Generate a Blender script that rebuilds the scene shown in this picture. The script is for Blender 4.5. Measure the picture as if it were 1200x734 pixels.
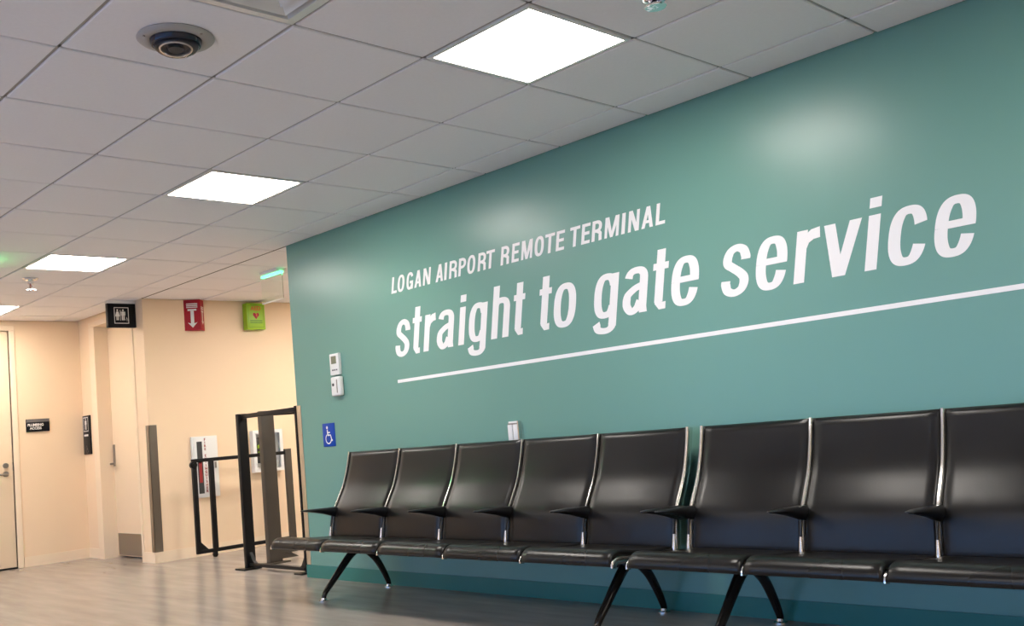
import bpy, bmesh, math, random
from mathutils import Vector, Matrix
random.seed(7)
C = bpy.context.scene.collection
S = bpy.context.scene
PI = math.pi
for o in list(bpy.data.objects):
    bpy.data.objects.remove(o)

# ---------------------------------------------------------------- camera
YAW, PITCH, ROLL = 0.79955, 0.08705, -0.08696
CX, CY, CZ = 2.337, -4.0172, 0.98
FPX, PPX, PPY = 1151.75, -8.186, 33.03
cy_, sy_ = math.cos(YAW), math.sin(YAW)
fwd = Vector((-sy_*math.cos(PITCH), cy_*math.cos(PITCH), math.sin(PITCH)))
r0 = Vector((cy_, sy_, 0)); u0 = r0.cross(fwd)
rr = r0*math.cos(ROLL) + u0*math.sin(ROLL)
uu = -r0*math.sin(ROLL) + u0*math.cos(ROLL)
cam = bpy.data.cameras.new('camera'); camo = bpy.data.objects.new('camera', cam); C.objects.link(camo)
camo.matrix_world = Matrix(((rr.x, uu.x, -fwd.x, CX), (rr.y, uu.y, -fwd.y, CY), (rr.z, uu.z, -fwd.z, CZ), (0, 0, 0, 1)))
cam.sensor_width = 36; cam.sensor_fit = 'HORIZONTAL'; cam.lens = FPX/1200*36
cam.shift_x = -PPX/1200; cam.shift_y = PPY/1200
cam.clip_start = .05; cam.clip_end = 200
S.camera = camo

# ---------------------------------------------------------------- world, exposure
w = bpy.data.worlds.new('world'); S.world = w; w.use_nodes = True
bg = w.node_tree.nodes['Background']; bg.inputs[0].default_value = (.26, .50, 1.0, 1); bg.inputs[1].default_value = 2.1
S.view_settings.view_transform = 'Standard'; S.view_settings.look = 'None'
S.view_settings.gamma = 1; S.view_settings.use_curve_mapping = False
S.view_settings.exposure = 1.32
PANEL = 13.0          # radiance of the ceiling light panels

# ---------------------------------------------------------------- materials
def mat(name, col, rough=.5, metal=0, bump=0, bscale=200, var=0, vscale=3, coat=0, spec=.5, emit=0, ecol=None, trans=0, ior=1.45):
    m = bpy.data.materials.new(name); m.use_nodes = True
    nt = m.node_tree; b = nt.nodes['Principled BSDF']
    b.inputs['Base Color'].default_value = (*col, 1); b.inputs['Roughness'].default_value = rough
    b.inputs['Metallic'].default_value = metal; b.inputs['Specular IOR Level'].default_value = spec
    b.inputs['Coat Weight'].default_value = coat; b.inputs['Transmission Weight'].default_value = trans
    b.inputs['IOR'].default_value = ior
    if emit:
        b.inputs['Emission Color'].default_value = (*(ecol or col), 1); b.inputs['Emission Strength'].default_value = emit
    tc = nt.nodes.new('ShaderNodeTexCoord')
    if var:
        n = nt.nodes.new('ShaderNodeTexNoise'); n.inputs['Scale'].default_value = vscale; n.inputs['Detail'].default_value = 5
        nt.links.new(tc.outputs['Object'], n.inputs['Vector'])
        mx = nt.nodes.new('ShaderNodeMix'); mx.data_type = 'RGBA'
        mx.inputs[6].default_value = (*[c*(1-var) for c in col], 1); mx.inputs[7].default_value = (*[min(1, c*(1+var)) for c in col], 1)
        nt.links.new(n.outputs['Fac'], mx.inputs[0]); nt.links.new(mx.outputs[2], b.inputs['Base Color'])
    if bump:
        n2 = nt.nodes.new('ShaderNodeTexNoise'); n2.inputs['Scale'].default_value = bscale; n2.inputs['Detail'].default_value = 3
        nt.links.new(tc.outputs['Object'], n2.inputs['Vector'])
        bp = nt.nodes.new('ShaderNodeBump'); bp.inputs['Strength'].default_value = bump; bp.inputs['Distance'].default_value = .002
        nt.links.new(n2.outputs['Fac'], bp.inputs['Height']); nt.links.new(bp.outputs['Normal'], b.inputs['Normal'])
    return m

M_green = mat('green paint', (.150, .322, .265), .31, bump=.06, bscale=260, var=.02, vscale=1.5)
M_teal = mat('teal vinyl base', (.030, .185, .150), .40, bump=.05)
M_cream = mat('cream paint', (.87, .655, .44), .50, bump=.08, bscale=240, var=.02)
M_creamtrim = mat('cream trim', (.88, .70, .50), .40)
M_door = mat('cream door paint', (.87, .68, .47), .36, var=.01)
M_white = mat('white plastic', (.80, .79, .76), .35)
M_tile = mat('ceiling tile', (.90, .875, .90), .85, bump=.35, bscale=420, var=.03, vscale=60)
M_grid = mat('ceiling grid', (.40, .39, .38), .55)
M_dark = mat('ceiling void', (.06, .05, .045), .8)
M_letter = mat('white vinyl lettering', (.88, .86, .84), .45)
M_vinyl = mat('black vinyl', (.0065, .006, .006), .27, bump=.12, bscale=300, var=.15, vscale=9, spec=.36)
M_black = mat('black plastic', (.012, .012, .013), .30)
M_powder = mat('black powder coat', (.006, .006, .007), .40, spec=.3)
M_greybrown = mat('dark grey brown metal', (.085, .072, .058), .42, metal=.3, bump=.05)  # grey brown tone for the wide posts, paler than the powder coat
M_alu = mat('polished aluminium', (.78, .76, .72), .20, metal=1)
M_steelrefl = mat('stainless with reflected beige', (.70, .62, .50), .38, metal=1)  # beige tint puts the cream reflection into the guard's colour
M_steel = mat('brushed stainless', (.34, .32, .295), .30, metal=1, bump=.15, bscale=90)
M_chrome = mat('chrome', (.80, .80, .84), .06, metal=1)
M_signblack = mat('black sign', (.006, .007, .010), .4, spec=.2)
M_signgrey = mat('grey sign header', (.14, .13, .13), .4)
M_print = mat('white print', (.82, .80, .76), .5)
M_blue = mat('blue sign', (.003, .055, .36), .4, spec=.25)
M_red = mat('red sign', (.38, .003, .014), .4, spec=.3)
M_redprint = mat('red print', (.30, .025, .025), .5)
M_lime = mat('lime sign', (.30, .52, .010), .35)
M_limedark = mat('dark lime print', (.14, .30, .01), .45)
M_orange = mat('orange print', (.65, .12, .02), .45)
M_charcoal = mat('charcoal case', (.05, .05, .05), .5)
M_lcd = mat('lcd', (.22, .22, .15), .25)
M_light = mat('light diffuser', (.95, .92, .85), .5, emit=PANEL, ecol=(1.0, .935, .86))
M_greenled = mat('green led strip', (.1, .9, .35), .5, emit=1.6, ecol=(.10, 1.0, .35))
M_greenled2 = mat('green led edge', (.1, .9, .35), .5, emit=28, ecol=(.04, 1.0, .22))
M_domeblack = mat('camera housing', (.010, .013, .030), .18)
M_glass = mat('clear acrylic', (.93, .99, .95), .08, trans=1, ior=1.12)
M_window = mat('window glass', (1, 1, 1), 0, trans=1, ior=1.05)
M_ground = mat('outdoor paving', (.55, .56, .58), .9, var=.1)

def vinyl_detail(m):
    nt = m.node_tree; b = nt.nodes['Principled BSDF']
    tc = nt.nodes.new('ShaderNodeTexCoord')
    n = nt.nodes.new('ShaderNodeTexNoise'); n.inputs['Scale'].default_value = 4; n.inputs['Detail'].default_value = 1.5
    nt.links.new(tc.outputs['Object'], n.inputs['Vector'])
    mr = nt.nodes.new('ShaderNodeMapRange'); mr.inputs[1].default_value = .3; mr.inputs[2].default_value = .7; mr.inputs[3].default_value = .27; mr.inputs[4].default_value = .33
    nt.links.new(n.outputs['Fac'], mr.inputs[0]); nt.links.new(mr.outputs[0], b.inputs['Roughness'])
vinyl_detail(M_vinyl)
def floor_mat():
    m = mat('vinyl plank floor', (.34, .30, .265), .26); nt = m.node_tree; b = nt.nodes['Principled BSDF']
    tc = nt.nodes.new('ShaderNodeTexCoord'); mp = nt.nodes.new('ShaderNodeMapping'); mp.inputs['Scale'].default_value = (.8, 5, 1)
    nt.links.new(tc.outputs['Object'], mp.inputs[0])
    n = nt.nodes.new('ShaderNodeTexNoise'); n.inputs['Scale'].default_value = 2.2; n.inputs['Detail'].default_value = 4; n.inputs['Roughness'].default_value = .5
    nt.links.new(mp.outputs[0], n.inputs['Vector'])
    cr = nt.nodes.new('ShaderNodeValToRGB')
    cr.color_ramp.elements[0].position = .30; cr.color_ramp.elements[0].color = (.275, .235, .205, 1)
    cr.color_ramp.elements[1].position = .72; cr.color_ramp.elements[1].color = (.36, .315, .28, 1)
    nt.links.new(n.outputs['Fac'], cr.inputs[0])
    nt.links.new(cr.outputs[0], b.inputs['Base Color'])
    mr = nt.nodes.new('ShaderNodeMapRange'); mr.inputs[3].default_value = .20; mr.inputs[4].default_value = .27
    nt.links.new(n.outputs['Fac'], mr.inputs[0]); nt.links.new(mr.outputs[0], b.inputs['Roughness'])
    bp = nt.nodes.new('ShaderNodeBump'); bp.inputs['Strength'].default_value = .0; bp.inputs['Distance'].default_value = .002
    return m
M_floor = floor_mat()

# ---------------------------------------------------------------- mesh helpers
def box(bm, a, b):
    x0, y0, z0 = a; x1, y1, z1 = b
    x0, x1 = min(x0, x1), max(x0, x1); y0, y1 = min(y0, y1), max(y0, y1); z0, z1 = min(z0, z1), max(z0, z1)
    v = [bm.verts.new(p) for p in ((x0,y0,z0),(x1,y0,z0),(x1,y1,z0),(x0,y1,z0),(x0,y0,z1),(x1,y0,z1),(x1,y1,z1),(x0,y1,z1))]
    for f in ((3,2,1,0),(4,5,6,7),(0,1,5,4),(1,2,6,5),(2,3,7,6),(3,0,4,7)):
        bm.faces.new([v[i] for i in f])
def bevel(bm, off, seg=2):
    bmesh.ops.bevel(bm, geom=list(bm.edges), offset=off, segments=seg, affect='EDGES', profile=.6)
def loft(bm, rings, caps=True):
    R = [[bm.verts.new(p) for p in r] for r in rings]
    n = len(R[0])
    for a, b in zip(R, R[1:]):
        for i in range(n):
            bm.faces.new((a[i], a[(i+1) % n], b[(i+1) % n], b[i]))
    if caps:
        bm.faces.new(R[0][::-1]); bm.faces.new(R[-1])
    bmesh.ops.recalc_face_normals(bm, faces=list(bm.faces))
def tube(bm, pts, rad, n=10, rad2=None, up=(1, 0, 0)):
    """tube through pts; rad list = half-width along `up`, rad2 = half-thickness across"""
    pts = [Vector(p) for p in pts]; rings = []
    rad = [rad]*len(pts) if not isinstance(rad, (list, tuple)) else rad
    rad2 = rad if rad2 is None else ([rad2]*len(pts) if not isinstance(rad2, (list, tuple)) else rad2)
    for i, p in enumerate(pts):
        t = (pts[min(i+1, len(pts)-1)] - pts[max(i-1, 0)]).normalized()
        s = Vector(up); s = (s - t*s.dot(t)).normalized(); q = t.cross(s)
        rings.append([p + s*rad[i]*math.cos(2*PI*k/n) + q*rad2[i]*math.sin(2*PI*k/n) for k in range(n)])
    loft(bm, rings)
def disc(bm, c, r, h, n=24, axis='z', r2=None):
    """cylinder from c along axis by h"""
    r2 = r if r2 is None else r2
    def P(a, rad, t):
        u, v = rad*math.cos(a), rad*math.sin(a)
        return {'z': (c[0]+u, c[1]+v, c[2]+t), 'x': (c[0]+t, c[1]+u, c[2]+v), 'y': (c[0]+u, c[1]+t, c[2]+v)}[axis]
    loft(bm, [[P(2*PI*k/n, r, 0) for k in range(n)], [P(2*PI*k/n, r2, h) for k in range(n)]])
def lathe(bm, c, prof, n=32):
    rings = [[(c[0]+r*math.cos(2*PI*k/n), c[1]+r*math.sin(2*PI*k/n), c[2]+z) for k in range(n)] for r, z in prof]
    loft(bm, rings, caps=False)
def spline(pts, n):
    """Catmull-Rom resample of a 2-D/3-D point list"""
    P = [Vector(p) for p in pts]; P = [P[0]*2-P[1]] + P + [P[-1]*2-P[-2]]; out = []
    m = len(P)-3
    for j in range(n+1):
        t = j/n*m; i = min(int(t), m-1); u = t-i
        a, b, c, d = P[i:i+4]
        out.append(.5*((2*b)+(c-a)*u+(2*a-5*b+4*c-d)*u*u+(3*b-a-3*c+d)*u**3))
    return out
def bmn(): return bmesh.new()
def obj(name, bm, m, parent=None, smooth=False, angle=40):
    me = bpy.data.meshes.new(name); bm.to_mesh(me); bm.free(); me.materials.append(m)
    if smooth:
        for p in me.polygons: p.use_smooth = True
        me.set_sharp_from_angle(angle=math.radians(angle))
    o = bpy.data.objects.new(name, me); C.objects.link(o)
    if parent:
        o.parent = parent; o.matrix_parent_inverse = parent.matrix_world.inverted()
    return o
def bx(name, a, b, m, parent=None, bev=0):
    bm = bmn(); box(bm, a, b)
    if bev: bevel(bm, bev)
    return obj(name, bm, m, parent, smooth=bool(bev))
def empty(name, loc):
    o = bpy.data.objects.new(name, None); C.objects.link(o); o.location = loc; o.empty_display_size = .1
    o.matrix_world = Matrix.Translation(loc)
    return o
def tag(o, label, cat, group=None, kind=None):
    o['label'] = label; o['category'] = cat
    if group: o['group'] = group
    if kind: o['kind'] = kind
    return o
def struct(o, label=None):
    o['kind'] = 'structure'
    if label: o['label'] = label
    return o

# ================================================================= SETTING
T = .6096; W0 = .2579           # ceiling module, cut row by the green wall
H = 2.498                       # ceiling height (tile face)
XL, XR, YB, YA = -8.29, 5.5, -8.0, 3.2
XW = -6.70                      # cream wall at the far end of the waiting area
XE = -4.10                      # free end of the green wall
TOP = H+.10

fl = struct(bx('floor', (XL-.2, YB-.2, -.12), (XR+.2, YA+.2, 0), M_floor), 'brown grey vinyl floor with soft streaks and a satin sheen')
wr = struct(bx('wall_right', (XE, 0, 0), (XR, .14, TOP), M_green), 'long green painted wall behind the row of black seats')
# wall_far : y = 0 wall holding the recessed restroom door
bm = bmn()
DX0, DX1, DZ = -7.86, -6.965, 2.385
box(bm, (XL-.2, 0, 0), (DX0, .30, TOP)); box(bm, (DX1, 0, 0), (XW, .30, TOP)); box(bm, (DX0, 0, DZ), (DX1, .30, TOP)); box(bm, (DX0, .20, 0), (DX1, .30, DZ))  # last box is unseen backing added to block sky light under the door
wf = struct(obj('wall_far', bm, M_cream), 'cream wall holding the restroom door')
bm = bmn(); box(bm, (XW-.2, .30, 0), (XW, YA, TOP))
wc = struct(obj('wall_corner', bm, M_cream), 'cream wall with the red and lime safety signs')
bm = bmn(); LY0, LY1, LZ = -1.70, -.708, 2.392
box(bm, (XL-.2, LY1, 0), (XL, 0, TOP)); box(bm, (XL-.2, YB, 0), (XL, LY0, TOP)); box(bm, (XL-.2, LY0, LZ), (XL, LY1, TOP)); box(bm, (XL-.2, LY0, 0), (XL-.06, LY1, LZ))  # last box backs the door, added to stop daylight leaking through
wl = struct(obj('wall_left', bm, M_cream), 'cream end wall with a door and a small black sign')
struct(bx('wall_alcove', (XW-.2, YA, 0), (XR, YA+.15, TOP), M_cream))
struct(bx('wall_near', (XR, YB, 0), (XR+.15, YA+.15, TOP), M_cream))
# wall_back : glazed shopfront behind the camera, daylight comes in low
bm = bmn()
WZ0, WZ1 = .06, 2.10
wins = [(-6.6, -4.2), (-3.6, -1.2), (-.6, 1.8), (2.4, 4.8)]
xs = [XL-.2] + [v for a in wins for v in a] + [XR]
for a, b in zip(xs[0::2], xs[1::2]): box(bm, (a, YB-.15, 0), (b, YB, TOP))
for a, b in wins:
    box(bm, (a, YB-.15, 0), (b, YB, WZ0)); box(bm, (a, YB-.15, WZ1), (b, YB, TOP))
struct(obj('wall_back', bm, M_cream))
for k, (a, b) in enumerate(wins):
    wn = struct(bx('window_%d' % (k+1), (a, YB-.09, WZ0), (b, YB-.08, WZ1), M_window), 'shopfront window pane')
    bm = bmn()
    for p, q in (((a, WZ0), (b, WZ0+.05)), ((a, WZ1-.05), (b, WZ1)), ((a, WZ0), (a+.05, WZ1)), ((b-.05, WZ0), (b, WZ1)), (((a+b)/2-.025, WZ0), ((a+b)/2+.025, WZ1))):
        box(bm, (p[0], YB-.12, p[1]), (q[0], YB-.04, q[1]))
    obj('window_frame', bm, M_powder, wn)
struct(bx('ground', (-40, -60, -.14), (40, YB-.2, -.02), M_ground), 'paved ground outside')

# baseboards ------------------------------------------------------
def base(name, a, b, m, lab=None):
    bm = bmn(); box(bm, a, b); return struct(obj(name, bm, m), lab)
base('baseboard_right', (XE-.006, -.007, 0), (XR, 0, .093), M_teal, 'dark teal vinyl base along the green wall')
bm = bmn(); box(bm, (XE-.006, .0, 0), (XE, .14, .093)); struct(obj('baseboard_end', bm, M_teal))
base('baseboard_far', (XL, -.008, 0), (-8.0, 0, .10), M_creamtrim)
bm = bmn(); box(bm, (DX1+.03, -.008, 0), (XW+.008, 0, .10)); box(bm, (XW, 0, 0), (XW+.008, YA, .10)); struct(obj('baseboard_corner', bm, M_creamtrim))
bm = bmn(); box(bm, (XL, LY1+.06, 0), (XL+.008, 0, .10)); box(bm, (XL, YB, 0), (XL+.008, LY0-.06, .10)); struct(obj('baseboard_left', bm, M_creamtrim))

# ceiling ---------------------------------------------------------
ceil = struct(bx('ceiling', (XL, YB, H+.06), (XR, YA, H+.10), M_dark), 'suspended ceiling of pale square tiles')
def xi(i): return -i*T
def yk(k): return -(W0+k*T)
GAP = .0075
lights, cells = [], []
for k in (1, 7):
    for i in (-8, -4, 0, 4, 8, 12): lights.append((i, k))
vent_cell = (0, 3); camera_cell = (1, 3)
i0, i1 = -9, 14
near, rest = [], bmn()
for k in range(-1, 13):
    ya, yb = (yk(k+1) if k >= 0 else yk(0)), (yk(k) if k >= 0 else 0)
    ya = max(ya, YB)
    if ya >= yb - .02: continue
    for i in range(i0, i1):
        xa, xb = max(xi(i+1), XL), min(xi(i), XR)
        if xb - xa < .03 or (i, k) in lights or (i, k) == vent_cell: continue
        cells.append((xa, xb, ya, yb, i >= -3 and k <= 6))
alc_fill = [(8, 3), (8, 2), (5, 1), (2, 2)]  # unseen light panels added to brighten the cream wall
for k in range(0, 6):
    ya, yb = k*T, min((k+1)*T, YA)
    for i in range(i0, 11):
        xa, xb = max(xi(i+1), XW), xi(i)
        if (i, k) in alc_fill: continue
        if xb - xa < .03 or yb-ya < .03: continue
        cells.append((xa, xb, ya, yb, i >= 5 and k < 4))
def tile_bm(bm, xa, xb, ya, yb, dz=0):
    """tegular tile: face proud of the grid, chamfered edge"""
    g, c = GAP, .004
    z0, z1 = H+dz, H+.018
    lo = [(xa+g+c, ya+g+c), (xb-g-c, ya+g+c), (xb-g-c, yb-g-c), (xa+g+c, yb-g-c)]
    hi = [(xa+g, ya+g), (xb-g, ya+g), (xb-g, yb-g), (xa+g, yb-g)]
    L = [bm.verts.new((x, y, z0)) for x, y in lo]; Mv = [bm.verts.new((x, y, z0+.003)) for x, y in hi]; U = [bm.verts.new((x, y, z1)) for x, y in hi]
    bm.faces.new(L[::-1]); bm.faces.new(U)
    for A, B in ((L, Mv), (Mv, U)):
        for j in range(4): bm.faces.new((A[j], A[(j+1) % 4], B[(j+1) % 4], B[j]))
cache = {}
nt_ = 0
for xa, xb, ya, yb, vis in cells:
    if not vis:
        tile_bm(rest, xa, xb, ya, yb); continue
    key = (round(xb-xa, 3), round(yb-ya, 3))
    if key not in cache:
        bm = bmn(); tile_bm(bm, 0, xb-xa, 0, yb-ya)
        me = bpy.data.meshes.new('tile'); bm.transform(Matrix.Translation((0, 0, -H))); bm.to_mesh(me); bm.free(); me.materials.append(M_tile); cache[key] = me
    o = bpy.data.objects.new('tile', cache[key]); C.objects.link(o); o.parent = ceil
    o.location = (xa, ya, H + random.uniform(-.0008, .0008)); nt_ += 1
o = obj('far_tiles', rest, M_tile, ceil); o['kind'] = 'stuff'
bm = bmn()
for i in range(i0-1, i1+1):
    x = xi(i)
    if XL < x < XR: box(bm, (x-.012, YB, H+.008), (x+.012, 0, H+.03))
    if XW < x < XR: box(bm, (x-.012, 0, H+.008), (x+.012, YA, H+.03))
for k in range(0, 13):
    if yk(k) > YB: box(bm, (XL, yk(k)-.012, H+.008), (XR, yk(k)+.012, H+.03))
for k in range(1, 6): box(bm, (XW, k*T-.012, H+.008), (XR, k*T+.012, H+.03))
obj('grid_bars', bm, M_grid, ceil)
# dark joint that continues the line of the green wall across the ceiling
struct(bx('trim_1', (XW, -.0075, H+.001), (XE, .0075, H+.03), M_dark), 'thin dark ceiling joint in line with the green wall')

# ================================================================= CEILING LIGHTS
def light(i, k, label, alcove=False):
    xa, xb, ya, yb = xi(i+1), xi(i), yk(k+1), yk(k)
    if alcove: ya, yb = k*T, (k+1)*T
    e = empty('ceiling_light', ((xa+xb)/2, (ya+yb)/2, H))
    bm = bmn(); g = .010; f = .030
    for a, b in (((xa+g, ya+g), (xb-g, ya+f)), ((xa+g, yb-f), (xb-g, yb-g)), ((xa+g, ya+f), (xa+f, yb-f)), ((xb-f, ya+f), (xb-g, yb-f))):
        box(bm, (a[0], a[1], H-.001), (b[0], b[1], H+.02))
    obj('frame', bm, M_white, e)
    bm = bmn(); box(bm, (xa+f, ya+f, H+.003), (xb-f, yb-f, H+.012))
    obj('diffuser', bm, M_light, e)
    tag(e, label, 'ceiling light', 'square ceiling light panels')
lab = {(0, 1): 'lit square ceiling panel, largest and nearest, above the start of the green wall lettering',
       (4, 1): 'lit square ceiling panel, second nearest, between the large one and the far end',
       (8, 1): 'lit square ceiling panel, third one away, beside the small sprinkler',
       (12, 1): 'lit square ceiling panel, farthest one, cut by the left edge of the photo'}
ordn = {-8: 'rightmost', -4: 'second from the right', 0: 'third from the right', 4: 'third from the left', 8: 'second from the left', 12: 'leftmost'}
for (i, k) in lights:
    light(i, k, lab.get((i, k), 'lit square ceiling panel %s, %s' % ('in the row behind the camera' if k == 7 else 'out of frame beyond the right edge', ordn[i])))
for (i, k), q in zip(alc_fill, ('nearest the cream wall', 'second from the cream wall', 'close to its back face', 'farthest from the cream wall')): light(i, k, 'unseen ceiling panel added behind the green wall to light the cream wall, ' + q, True)

# air diffuser ------------------------------------------------------
def vent():
    xa, xb, ya, yb = xi(1), xi(0), yk(4), yk(3); cx, cy = (xa+xb)/2, (ya+yb)/2
    e = empty('ceiling_vent', (cx, cy, H))
    bm = bmn(); h0 = T/2-.008
    def ring(ro, ri, zo, zi, t=.004):
        o_ = [(cx+s*ro, cy+q*ro) for s, q in ((-1,-1),(1,-1),(1,1),(-1,1))]; i_ = [(cx+s*ri, cy+q*ri) for s, q in ((-1,-1),(1,-1),(1,1),(-1,1))]
        A = [bm.verts.new((x, y, zo)) for x, y in o_]; B = [bm.verts.new((x, y, zi)) for x, y in i_]
        A2 = [bm.verts.new((x, y, zo+t)) for x, y in o_]; B2 = [bm.verts.new((x, y, zi+t)) for x, y in i_]
        for j in range(4):
            n = (j+1) % 4
            bm.faces.new((A[j], A[n], B[n], B[j])); bm.faces.new((A2[n], A2[j], B2[j], B2[n]))
            bm.faces.new((A[n], A[j], A2[j], A2[n])); bm.faces.new((B[j], B[n], B2[n], B2[j]))
    ring(h0, h0-.045, H-.002, H-.010); ring(h0-.045, h0-.052, H-.010, H+.02)
    bmesh.ops.recalc_face_normals(bm, faces=list(bm.faces))
    obj('frame', bm, M_white, e)
    bm = bmn()
    for r_ in (.225, .175, .125, .075): ring(r_, r_-.038, H-.012, H+.016)
    obj('louvre', bm, M_white, e)
    bm = bmn(); box(bm, (cx-h0+.05, cy-h0+.05, H+.022), (cx+h0-.05, cy+h0-.05, H+.03)); obj('duct', bm, M_dark, e)
    bm = bmn(); box(bm, (cx-.035, cy-.035, H-.010), (cx+.035, cy+.035, H-.004)); obj('centre_plate', bm, M_white, e)
    tag(e, 'white square ceiling vent beside the dome camera, cut by the top edge', 'air vent')
vent()

# dome camera -------------------------------------------------------
def dome():
    c = (-.925, -2.385, H)
    e = empty('dome_camera', c)
    bm = bmn(); lathe(bm, c, [(.135, 0), (.137, -.004), (.130, -.010), (.100, -.016), (.092, -.012), (.090, .004)], 48); obj('trim_ring', bm, M_grid, e, True)
    bm = bmn(); lathe(bm, c, [(.092, .004), (.091, -.020), (.086, -.030), (.072, -.036), (.05, -.036), (.001, -.034)], 48); obj('housing', bm, M_domeblack, e, True)
    bm = bmn(); lathe(bm, (c[0]+.004, c[1]-.004, c[2]), [(.057, -.034), (.057, -.040), (.051, -.0415), (.049, -.036)], 40); obj('bezel', bm, M_alu, e, True)
    bm = bmn(); disc(bm, (c[0]+.004, c[1]-.004, H-.043), .026, .014, 28); obj('lens', bm, M_charcoal, e, True)
    for a in (.4, 2.5, 4.6):
        bm = bmn(); disc(bm, (c[0]+.116*math.cos(a), c[1]+.116*math.sin(a), H-.0155), .005, .004, 10); obj('screw', bm, M_steel, e)
    bm = bmn(); prof = [(.083*math.cos(a), -.022-.047*math.sin(a)) for a in [j*PI/2/9 for j in range(10)]]; prof[-1] = (.001, prof[-1][1])
    lathe(bm, c, prof, 40); obj('dome_cover', bm, mat('tinted dome', (.8, .8, .84), .03, trans=1, ior=1.12), e, True)
    tag(e, 'recessed dome security camera with black lens and grey ring in the ceiling', 'security camera')
dome()

# sprinklers ---------------------------------------------------------
def sprinkler(name, c, s, label, dirx=None):
    e = empty(name, c)
    bm = bmn(); lathe(bm, c, [(.001, -.001), (.040*s, -.001), (.042*s, -.004), (.036*s, -.012*s), (.018*s, -.016*s), (.016*s, -.016*s)], 32); obj('escutcheon', bm, M_chrome, e, True)
    bm = bmn(); lathe(bm, c, [(.016*s, -.012*s), (.016*s, -.034*s), (.011*s, -.038*s), (.001, -.038*s)], 20); obj('body', bm, M_chrome, e, True)
    bm = bmn()
    for q in (-1, 1): tube(bm, [(c[0]+q*.014*s, c[1], c[2]-.032*s), (c[0]+q*.020*s, c[1], c[2]-.048*s), (c[0]+q*.004*s, c[1], c[2]-.066*s)], .0032*s, 8, up=(0, 1, 0))
    obj('frame_arm', bm, M_chrome, e, True)
    bm = bmn(); tube(bm, [(c[0], c[1], c[2]-.038*s), (c[0], c[1], c[2]-.062*s)], .003*s, 8, up=(0, 1, 0)); obj('bulb', bm, M_redprint, e, True)
    bm = bmn(); disc(bm, (c[0], c[1], c[2]-.070*s), .022*s, .004*s, 20); disc(bm, (c[0], c[1], c[2]-.074*s), .007*s, .004*s, 12)
    for j in range(12):
        a = 2*PI*j/12; box(bm, (c[0]+.024*s*math.cos(a)-.003*s, c[1]+.024*s*math.sin(a)-.003*s, c[2]-.071*s), (c[0]+.024*s*math.cos(a)+.003*s, c[1]+.024*s*math.sin(a)+.003*s, c[2]-.068*s))
    obj('deflector', bm, M_chrome, e, True)
    tag(e, label, 'sprinkler', 'ceiling sprinklers')
def chrome_bowl(c, label):
    e = empty('sprinkler', c)
    bm = bmn(); lathe(bm, c, [(.001, -.002), (.050, -.002), (.056, -.003), (.057, -.007), (.050, -.014), (.040, -.016), (.036, -.010), (.030, -.008), (.028, -.014)], 36); obj('escutcheon', bm, M_chrome, e, True)
    bm = bmn(); lathe(bm, c, [(.046, -.008), (.045, -.024), (.036, -.034), (.018, -.040), (.001, -.041)], 28); obj('body', bm, M_chrome, e, True)
    for q in (-1, 1):
        bm = bmn(); tube(bm, [(c[0]+q*.020, c[1], c[2]-.030), (c[0]+q*.026, c[1], c[2]-.042), (c[0]+q*.006, c[1], c[2]-.056)], .0038, 8, up=(0, 1, 0)); obj('frame_arm', bm, M_chrome, e, True)
    bm = bmn(); lathe(bm, c, [(.001, -.050), (.038, -.050), (.041, -.053), (.038, -.056), (.014, -.058), (.001, -.061)], 18); obj('deflector', bm, M_chrome, e, True)
    tag(e, label, 'sprinkler', 'ceiling sprinklers')
chrome_bowl((.318, -1.150, H), 'chrome sprinkler head in the ceiling at the top edge, right of the large light panel')
sprinkler('sprinkler', (-5.86, -1.28, H), 1.4, 'tiny white and chrome sprinkler below the third light panel, far left ceiling')

# ================================================================= LETTERING
SL = .21
def pen(bm, pts, tx, ty, y, closed=False, z0=0):
    """elliptical-pen stroke through 2-D points -> flat quads in plane y"""
    P = [Vector(p) for p in pts]; n = len(P); A = []
    for i, p in enumerate(P):
        if closed: t = P[(i+1) % n]-P[i-1]
        else: t = P[min(i+1, n-1)]-P[max(i-1, 0)]
        t.normalize(); nn = Vector((-t.y, t.x)); h = math.hypot(tx/2*nn.x, ty/2*nn.y)
        A.append((p+nn*h, p-nn*h))
    return A
def sup(cx, cz, rx, rz, a0, a1, n=28, e=2.5):
    out = []
    for j in range(n+1):
        a = math.radians(a0+(a1-a0)*j/n); c, s = math.cos(a), math.sin(a)
        out.append((cx+rx*math.copysign(abs(c)**(2/e), c), cz+rz*math.copysign(abs(s)**(2/e), s)))
    return out
class Glyph:
    def __init__(g): g.polys = []; g.n = 0
    def stroke(g, pts, tx, ty, closed=False):
        A = pen(None, pts, tx, ty, 0, closed); m = len(A); g.n += 1
        for i in range(m if closed else m-1):
            a, b = A[i], A[(i+1) % m]
            g.polys.append(([a[0], a[1], b[1]], g.n)); g.polys.append(([a[0], b[1], b[0]], g.n))
    def poly(g, pts): g.n += 1; g.polys.append(([Vector(p) for p in pts], g.n))
    def rect(g, x0, z0, x1, z1): g.poly([(x0, z0), (x1, z0), (x1, z1), (x0, z1)])
def place(g, parent, x, z, slant, m, y=-.0012, name='letter'):
    bm = bmn()
    for pl, lay in g.polys:
        area = sum(pl[i].x*pl[(i+1) % len(pl)].y-pl[(i+1) % len(pl)].x*pl[i].y for i in range(len(pl)))
        if abs(area) < 1e-9: continue
        if area < 0: pl = pl[::-1]
        bm.faces.new([bm.verts.new((x+p.x+slant*p.y, y-lay*.00004, z+p.y)) for p in pl])
    bmesh.ops.remove_doubles(bm, verts=list(bm.verts), dist=.00001)
    return obj(name, bm, m, parent)
XH, AS, TX, TY = .231, .302, .053, .034
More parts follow.
